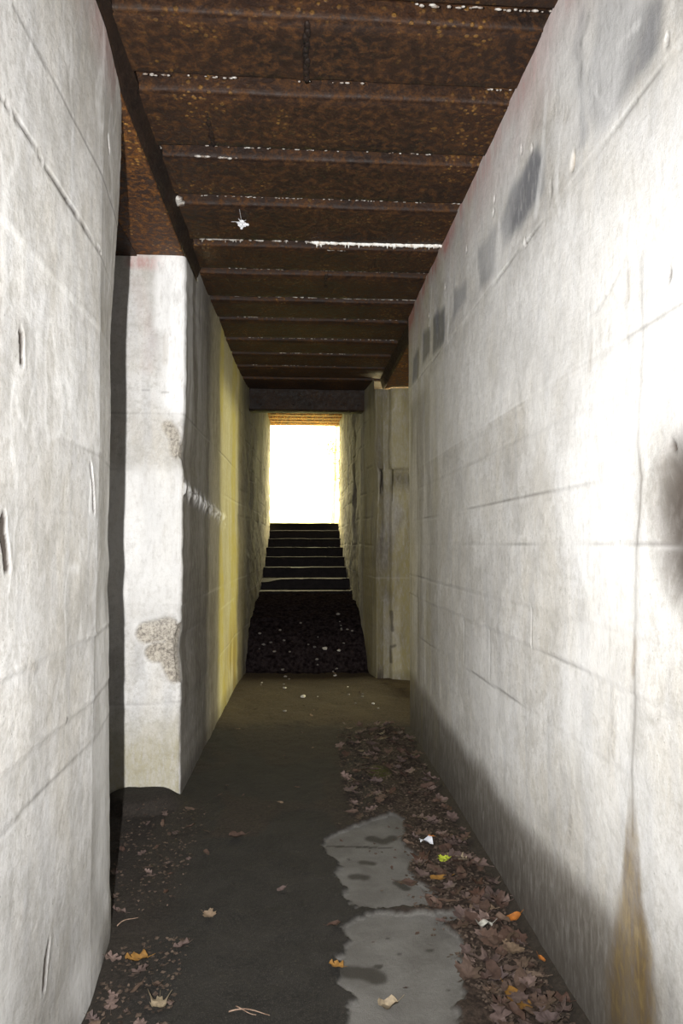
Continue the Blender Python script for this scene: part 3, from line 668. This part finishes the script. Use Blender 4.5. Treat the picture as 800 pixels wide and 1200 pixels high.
# ------------------------------------------------------------------ stairs and rubble
st = empty('stairs', (.13, 8.47, 0)); tag(st, 'dark worn concrete stairs climbing to the bright exit', 'stairs')
RISE, TREAD = .157, .5
def step_mesh(y0, z1, seed, y1=None):
    n = 60; X = np.linspace(np.interp(y0, [8.5, 13], [-.61, -.55]), np.interp(y0, [8.4, 8.8], [.86, .83]), n); y1 = y1 or y0+TREAD+.04
    prof = [(y0, z1-RISE-.06), (y0, z1-.08), (y0+.001, z1-.015), (y0+.006, z1-.004), (y0+.016, z1), (y0+.10, z1-.002), (y0+.25, z1-.004), (y0+.4, z1-.003), (y1, z1)]
    P = np.zeros((n, len(prof), 3))
    chip = sstep(.62, .78, fbm(X*4, X*0+seed, 3, seed))
    for j, (yy, zz) in enumerate(prof):
        P[:, j, 0] = X; P[:, j, 1] = yy+(.006*(fbm(X*5, X*0+seed, 3, seed+2)-.5)+.008*chip)*(j < 5); P[:, j, 2] = zz+.006*(fbm(X*3, X*0+seed, 3, seed+1)-.5)-.006*chip*((j > 1)&(j < 6))
    return P
for i in range(-4, 7):                                            # i = 0: tread at z .98
    y0 = 10.47+.5*i; z1 = .98+RISE*i
    if i == 0:
        P = step_mesh(y0, z1, 500+i); X = P[:, 0, 0]; P[:, 1:6, 2] -= (.10*sstep(-.28, -.50, X)*0+.05*sstep(-.2, -.5, X))[:, None]
    else: P = step_mesh(y0, z1, 500+i, 13.6 if i == 6 else None)
    relpar(grid_mesh('step', P, STEP, st), st)
# heap of soil and rubble burying the lowest steps
hx = np.linspace(-.62, .86, 110); hy = np.linspace(7.95, 10.2, 110); HX, HY = np.meshgrid(hx, hy, indexing='ij')
HZ = .0+np.interp(HY, [7.95, 8.12, 8.25, 8.4, 8.7, 9.2, 9.95, 10.2], [-.05, .02, .24, .40, .56, .69, .80, .80])+.05*(fbm(HX*3, HY*3, 4, 88)-.5)+.05*(fbm(HX*12, HY*12, 3, 89)-.5)
heap = tag(grid_mesh('soil_heap', np.stack([HX, HY, HZ], -1), SOIL), 'heap of dark soil and rubble burying the lowest stair steps', 'soil heap')
def heap_z(x, y):
    i = int(np.clip(np.searchsorted(hx, x), 1, 109)); j = int(np.clip(np.searchsorted(hy, y), 1, 109)); return float(HZ[i, j])

def stone_mesh(name, seed):
    bm = bmesh.new(); bmesh.ops.create_icosphere(bm, subdivisions=2, radius=1); rr = random.Random(seed)
    for v in bm.verts:
        k = 1+.25*math.sin(v.co.x*3+seed)*math.cos(v.co.y*4+seed)+rr.uniform(-.08, .08); v.co = Vector((v.co.x*k, v.co.y*k*.8, v.co.z*k*.55))
    me = bpy.data.meshes.new(name); bm.to_mesh(me); bm.free(); return me
def stone(x, y, z, r, mat, label, group=None, seed=1):
    me = stone_mesh('stone', seed); o = link_mesh('stone', me, mat); o.location = (x, y, z+r*.35); o.scale = (r, r, r); o.rotation_euler = (0, 0, seed*1.7)
    return tag(o, label, 'stone', group)
def heap_at(px, py):
    best = None
    for Y in np.linspace(8.0, 10.1, 120):
        p = on_plane(px, py, 1, Y)
        if best is None and p[2] <= heap_z(p[0], Y): best = (p[0], Y, heap_z(p[0], Y))
    return best or tuple(floor_at(px, py))
x, y, z = heap_at(381, 763); stone(x, y, z, .035, STONE, 'whitish stone lying low on the soil heap, right of its middle', seed=3)
x, y, z = heap_at(397, 766); stone(x, y, z, .025, STONE, 'small pale stone on the foot of the soil heap near the right wall', seed=5)
x, y, z = heap_at(396, 721); stone(x, y, z, .028, STONE_DK, 'small grey stone high on the right side of the soil heap', seed=6)
x, y = floor_at(355, 817)[:2]; stone(x, y, floor_z(x, y), .03, STONE, 'pale flat stone in the middle of the sandy floor before the stairs', seed=8)
for i in range(26):
    x = random.uniform(-.5, .72); y = random.uniform(8.1, 8.6); stone(x, y, heap_z(x, y), random.uniform(.008, .022), STONE_DK, 'small dark rubble stone scattered over the soil heap', 'rubble stones on the soil heap', seed=20+i)
for i in range(16):
    x = random.uniform(-.5, .8); y = random.uniform(6.0, 7.9); stone(x, y, floor_z(x, y)-.002, random.uniform(.008, .02), STONE_DK if i % 3 else STONE, 'pebble on the sandy floor between the side opening and the stairs', 'pebbles on the sandy floor', seed=60+i)

# ------------------------------------------------------------------ leaves
def leaf_outline(kind, rr):
    pts = []
    if kind == 'oak':
        n = 28
        for i in range(n):
            t = i/n*2*math.pi; w = .30*(1+.42*math.cos(t*7+.4))*(abs(math.sin(t))**.55); pts.append((math.cos(t)*.5, math.copysign(w, math.sin(t))*(.75+.35*(math.cos(t)+1)/2)))
    elif kind == 'maple':
        n = 30
        for i in range(n):
            t = i/n*2*math.pi; r = .30+.20*abs(math.cos(t*2.5))**.7+(.05 if i % 2 else -.03); pts.append((math.cos(t)*r, math.sin(t)*r))
    else:
        n = 18
        for i in range(n):
            t = i/n*2*math.pi; pts.append((math.cos(t)*.5, math.sin(t)*.25*(1-.25*math.cos(t))))
    return [(x*(1+rr.uniform(-.07, .07)), y*(1+rr.uniform(-.07, .07))) for x, y in pts]
def leaf_mesh(kind, curl, seed):
    rr = random.Random(seed); out = leaf_outline(kind, rr); co = []; faces = []
    ph = rr.uniform(0, 6)
    def hgt(x, y): return curl*(.55*y*y*4+.25*x*x*2+.10*math.sin(x*9+ph)+.08*math.sin(y*13+ph))
    n = len(out)
    for k in (.5, 1.):
        for x, y in out: co.append((x*k, y*k, hgt(x*k, y*k)))
    c = len(co); co.append((0, 0, hgt(0, 0)-.015))
    for i in range(n):
        j = (i+1) % n; faces += [(c, i, j), (i, n+i, n+j, j)]
    b = len(co); y0 = .012                                            # stalk
    co += [(.46, -y0, .01), (.46, y0, .01), (.80, y0*.6, .05+.2*curl), (.80, -y0*.6, .05+.2*curl), (.46, 0, .035), (.80, 0, .07+.2*curl)]
    faces += [(b, b+1, b+2, b+3), (b+1, b+4, b+5, b+2), (b+4, b, b+3, b+5)]
    me = bpy.data.meshes.new('leaf'); me.from_pydata(co, [], faces); me.update(); me.polygons.foreach_set('use_smooth', [True]*len(me.polygons)); return me
MESH = {}
def leaf(kind, curl, var, mat):
    k = (kind, curl, var, mat.name)
    if k not in MESH:
        me = leaf_mesh(kind, curl, hash((kind, var)) % 1 + var*13+len(kind)); me.materials.append(mat); MESH[k] = me
    return MESH[k]
NAMES = {'oak': 'oak_leaf', 'maple': 'maple_leaf', 'oval': 'oval_leaf'}
def put_leaf(x, y, size, kind, mat, label, group=None, curl=.35, rot=None, tilt=.15, var=None, lift=.004, name=None):
    me = leaf(kind, curl, random.randrange(3) if var is None else var, mat)
    o = link_mesh(name or NAMES[kind], me, None); s = size
    o.scale = (s, s, s); o.location = (x, y, floor_z(x, y)+lift+size*.02)
    o.rotation_euler = (random.uniform(-tilt, tilt), random.uniform(-tilt, tilt), random.uniform(0, 6.28) if rot is None else rot)
    return tag(o, label, 'leaf', group)
def leaf_px(px, py, size, kind, mat, label, **k):
    p = floor_at(px, py); return put_leaf(p[0], p[1], size, kind, mat, label, **k)
leaf_px(521, 1014, .062, 'maple', L_LIME, 'bright lime green leaf among the brown litter by the right wall', curl=.5, rot=1.0, lift=.02)
leaf_px(602, 1083, .075, 'oval', L_ORANGE, 'bright orange fallen leaf beside the foot of the right wall', curl=.4, rot=.5, lift=.02)
leaf_px(541, 1012, .07, 'oak', L_PALE, 'pale tan leaf just right of the lime green leaf', curl=.4, rot=2.0, lift=.018)
leaf_px(567, 1092, .075, 'oval', L_WHITE, 'curled bleached whitish leaf left of the bright orange leaf', curl=1.1, rot=.3, lift=.02)
leaf_px(569, 1103, .085, 'maple', L_PINK, 'grey leaf lying just under the curled whitish leaf', curl=.3, rot=.3, lift=.012)
leaf_px(455, 1176, .075, 'oval', L_PALE, 'curled tan leaf with a stalk alone on the bare concrete patch', curl=.9, rot=.4, lift=.006)
leaf_px(391, 1085, .06, 'oval', L_BROWN, 'brown leaf at the left edge of the bare concrete patch', curl=.5)
leaf_px(394, 1133, .055, 'oak', L_OCHRE, 'small ochre leaf beside the dark stain on the concrete patch', curl=.5)
leaf_px(245, 1074, .055, 'maple', L_TAN, 'tan maple leaf alone in the middle of the dark floor', curl=.4, rot=2.6)
leaf_px(278, 981, .085, 'oval', L_BROWN, 'dark oval leaf alone on the black floor ahead of the near wall end', curl=.5, rot=.05)
leaf_px(160, 1130, .08, 'oak', L_OCHRE, 'ochre leaf in the litter at the foot of the left wall', curl=.5, rot=.3, lift=.015)
leaf_px(186, 1181, .075, 'maple', L_PALE, 'pale crumpled leaf nearest the camera on the left side of the floor', curl=.7, rot=1.7, lift=.012)
leaf_px(634, 1132, .04, 'oval', L_ORANGE, 'small orange leaf against the foot of the right wall, nearer than the big orange one', curl=.5, rot=1.8, lift=.015)
leaf_px(505, 986, .035, 'oval', L_ORANGE, 'tiny orange leaf beside the bluish white scrap', curl=.5, lift=.02)
leaf_px(543, 1079, .095, 'maple', L_PINK, 'large greyish pink maple leaf at the right tip of the concrete patch', curl=.35, rot=.8, lift=.012)
leaf_px(575, 1055, .12, 'oak', L_PINK, 'large greyish oak leaf between the concrete patch and the right wall', curl=.3, rot=-.2, lift=.015)
leaf_px(566, 1072, .11, 'oak', L_TAN, 'broad tan oak leaf just behind the curled whitish leaf', curl=.3, rot=.1, lift=.012)
leaf_px(515, 1035, .09, 'oval', L_OCHRE, 'reddish ochre leaf nearer than the lime green leaf', curl=.3, rot=.2, lift=.015)
leaf_px(600, 1120, .085, 'maple', L_TAN, 'spiky tan maple leaf a little nearer than the bright orange leaf', curl=.4, rot=.9, lift=.012)
leaf_px(620, 1150, .10, 'oval', L_TAN, 'long tan leaf by the right wall foot near the bottom of the litter', curl=.3, rot=-.1, lift=.01)
leaf_px(605, 1175, .13, 'oval', L_OCHRE, 'long dull ochre leaf in the darkest corner of the litter, bottom right', curl=.15, rot=1.9, lift=.006)
leaf_px(242, 1001, .05, 'oval', L_BROWN, 'small brown leaf left of the dark oval leaf', curl=.4)
leaf_px(330, 1043, .05, 'oval', L_PINK, 'small greyish leaf alone on the dark floor left of the concrete patch', curl=.4)
# counted litter: seven in ten along the right wall, the rest by the left
def scatter(n, region, kinds, size, label_of, group, lift=(.004, .03)):
    k = 0
    while k < n:
        x, y = region()
        if x is None: continue
        kind, mat, lab = random.choice(kinds)
        if 'litter strip' in lab:
            band = 'nearest stretch' if y < 2.6 else 'beside the lime green leaf' if y < 3.3 else 'beyond the concrete patch' if y < 4.4 else 'far dark end'
            lab = lab.replace('in the damp litter strip along the right wall', 'in the litter by the right wall, '+band)
        if 'near left wall end' in lab and y > 2.8: lab = lab.replace('in the litter beside the near left wall end', 'on the ground in the left side opening')
        put_leaf(x, y, random.uniform(*size), kind, mat, lab, group, curl=random.choice((.25, .5)), tilt=.35, lift=random.uniform(*lift)); k += 1
def reg_right():
    y = 2.0+3.7*random.random()**1.05; lo = np.interp(y, [2.0, 2.3, 2.7, 3.0, 3.5, 4.2, 5.7], [.62, .60, .50, .46, .34, .28, .32])
    x = lo+(.86-lo)*random.random()**.9
    if slab_m[min(np.searchsorted(xs, x), len(xs)-1), min(np.searchsorted(ys, y), len(ys)-1)] > .5 and random.random() < .93: return None, None
    return x, y
G = 'fallen leaves in the litter strip along the right wall'
scatter(260, reg_right, [('oak', L_BROWN, 'brown lobed oak leaf in the damp litter strip along the right wall'), ('oval', L_BROWN, 'brown oval leaf in the damp litter strip along the right wall'),
                         ('maple', L_BROWN, 'brown maple leaf in the damp litter strip along the right wall'), ('maple', L_PINK, 'greyish pink maple leaf in the damp litter strip along the right wall'),
                         ('oak', L_PINK, 'greyish pink oak leaf in the damp litter strip along the right wall'), ('oval', L_BROWN, 'brown oval leaf in the damp litter strip along the right wall')], (.045, .095), None, G)
def reg_left():
    if random.random() < .5: return random.uniform(-.66, -.40), random.uniform(1.9, 2.7)
    return random.uniform(-.90, -.50), random.uniform(2.9, 4.0)
scatter(48, reg_left, [('oval', L_BROWN, 'small brown oval leaf in the litter beside the near left wall end'), ('oak', L_PINK, 'small greyish oak leaf in the litter beside the near left wall end')], (.03, .065), None, 'fallen leaves by the left wall and side opening')
def reg_slab():
    return random.uniform(.05, .5), random.uniform(2.1, 3.6)
scatter(9, reg_slab, [('oval', L_BROWN, 'tiny brown leaf scrap on the bare concrete patch')], (.015, .03), None, 'leaf scraps on the concrete patch', (.0, .004))
def reg_mid(): return random.uniform(-.5, .7), random.uniform(3.6, 8.0)
scatter(24, reg_mid, [('oval', L_TAN, 'small tan leaf fragment far along the dark passage floor'), ('oval', L_BROWN, 'small brown leaf fragment far along the dark passage floor')], (.02, .045), None, 'leaf fragments along the passage floor', (.002, .01))
# uncountable crumbs of broken leaf
co = []; fc = []
for i in range(6500):
    if i % 9: 
        x, y = reg_right()
        if x is None: continue
    else: x, y = reg_left()
    s = random.uniform(.004, .014); a = random.uniform(0, 6.28); z = floor_z(x, y)+random.uniform(0, .01); b = len(co)
    for k in range(4): co.append((x+s*math.cos(a+k*1.57)*random.uniform(.5, 1), y+s*math.sin(a+k*1.57)*random.uniform(.5, 1), z+random.uniform(0, .006)))
    fc.append((b, b+1, b+2, b+3))
LITTER = simple_mat('leaf_crumbs', (.028, .018, .013), (.11, .08, .06), 45, .9, .1)
tag(mesh_from('leaf_litter', co, fc, LITTER), 'crumbs of broken brown leaf strewn along both walls', 'leaf litter', kind='stuff')

# twigs, scrap
def twig(px0, py0, px1, py1, r, label, group=None, bend=.01, z=.008):
    a = floor_at(px0, py0); b = floor_at(px1, py1); bm = bmesh.new(); n = 8; rings = []
    d = (b-a)[:2]; L = np.linalg.norm(d); d = d/L; s = np.array([-d[1], d[0]])
    c = (a+b)/2
    for i in range(n+1):
        t = i/n; q = a+(b-a)*t-c; off = bend*math.sin(t*math.pi); rr = r*(1-.5*t)
        cen = Vector((q[0]+s[0]*off, q[1]+s[1]*off, z+.004*math.sin(t*5)))
        rings.append([bm.verts.new(cen+Vector((s[0]*math.cos(k*1.2566)*rr, s[1]*math.cos(k*1.2566)*rr, math.sin(k*1.2566)*rr))) for k in range(5)])
    for A, B in zip(rings[:-1], rings[1:]):
        for k in range(5): bm.faces.new((A[k], A[(k+1) % 5], B[(k+1) % 5], B[k]))
    bm.faces.new(rings[0][::-1]); bm.faces.new(rings[-1])
    o = bm_obj('twig', bm, TWIG, None, True); o.location = (c[0], c[1], max(0, floor_z(c[0], c[1]))); return tag(o, label, 'twig', group)
twig(137, 1088, 162, 1077, .0025, 'thin pale twig leaning out from the foot of the near left wall')
twig(268, 1189, 316, 1192, .0025, 'longer of the two thin twigs at the bottom of the dark floor', bend=.012)
twig(276, 1183, 300, 1192, .002, 'shorter of the two thin twigs at the bottom of the dark floor', bend=-.008)
p = floor_at(499, 992); bm = bmesh.new()
g = [[bm.verts.new(((i-2)*.016, (j-2)*.012, .010+.012*math.sin(i*1.3+j*.9))) for j in range(5)] for i in range(5)]
for i in range(4):
    for j in range(4): bm.faces.new((g[i][j], g[i+1][j], g[i+1][j+1], g[i][j+1]))
o = bm_obj('paper_scrap', bm, PAPER, None, True); o.location = (p[0], p[1], floor_z(p[0], p[1])+.012); tag(o, 'crumpled bluish white scrap in the litter at the edge of the concrete patch', 'scrap')

# cobweb tuft under the ceiling
wp = on_plane(283, 261, 2, 3.385); cw = empty('cobweb', (wp[0], wp[1], 3.39)); tag(cw, 'fluffy white cobweb tuft hanging under the rusted steel ceiling', 'cobweb')
bm = bmesh.new()
for i in range(46):
    v = Vector((random.gauss(0, .013), random.gauss(0, .013), random.gauss(-.012, .008)))
    bmesh.ops.create_icosphere(bm, subdivisions=1, radius=random.uniform(.004, .010), matrix=Matrix.Translation(v))
bm_obj('tuft', bm, WEB, cw, True)
bm = bmesh.new()
for i in range(9):
    a = random.uniform(0, 6.28); L = random.uniform(.03, .06) if i else .15
    if i < 2: a = math.pi/2*(1 if i else -1)
    m = Matrix.Rotation(a, 4, 'Z')@Matrix.Translation((L/2, 0, 0))@Matrix.Rotation(math.pi/2, 4, 'Y')
    bmesh.ops.create_cone(bm, segments=5, radius1=.0012, radius2=.0008, depth=L, cap_ends=True, matrix=m)
bm_obj('thread', bm, WEB, cw)

# ------------------------------------------------------------------ outdoors
gx = np.linspace(-12, 14, 60); gy = np.linspace(13.4, 45, 60); GX, GY = np.meshgrid(gx, gy, indexing='ij')
GZ = 1.915+.25*sstep(16, 30, GY)*fbm(GX*.3, GY*.3, 3, 2)+1.2*sstep(20, 45, GY)
tag(grid_mesh('ground', np.stack([GX, GY, GZ], -1), GRASS), kind='structure')
gx = np.linspace(7.05, 14, 20); gy = np.linspace(-2, 13.4, 30); GX, GY = np.meshgrid(gx, gy, indexing='ij')
tag(grid_mesh('ground_court', np.stack([GX, GY, .0*GX-.01+.05*fbm(GX, GY, 3, 2)], -1), GRASS), kind='structure')
def tree(x, y, z, h, seed, label):
    rr = random.Random(seed); t = empty('young_tree', (x, y, z)); tag(t, label, 'tree')
    bm = bmesh.new(); tips = []
    def limb(a, b, r0, r1):
        d = b-a; m = Matrix.Translation((a+b)/2)@d.to_track_quat('Z', 'Y').to_matrix().to_4x4()
        bmesh.ops.create_cone(bm, segments=7, radius1=r0, radius2=r1, depth=d.length, cap_ends=True, matrix=m)
    p0 = Vector((0, 0, -.1)); 
    for i in range(6):
        p1 = p0+Vector((rr.uniform(-.1, .1), rr.uniform(-.1, .1), h/6)); limb(p0, p1, .07*(1-i/7), .07*(1-(i+1)/7)); p0 = p1
        if i > 0:
            for k in range(4):
                a = rr.uniform(0, 6.28); q = p0+Vector((math.cos(a), math.sin(a), .5))*rr.uniform(.5, 1.1)*(1.2-i/7); limb(p0, q, .02, .006); tips += [p0.lerp(q, f) for f in (.4, .6, .8, 1.)]
    bm_obj('trunk', bm, BARK, t)
    co = []; fc = []
    for tip in tips:
        for k in range(26):
            c = tip+Vector((rr.gauss(0, .16), rr.gauss(0, .16), rr.gauss(0, .14))); u = Vector((rr.gauss(0, 1), rr.gauss(0, 1), rr.gauss(0, 1))).normalized()*.05; w = u.orthogonal().normalized()*.025; b = len(co)
            co += [c-u, c+w, c+u, c-w]; fc.append((b, b+1, b+2, b+3))
    o = mesh_from('foliage', co, fc, TREELEAF, t); tag(o, kind='stuff')
tree(1.15, 22, 1.95, 5.2, 5, 'pale green young tree outside beyond the head of the stairs')
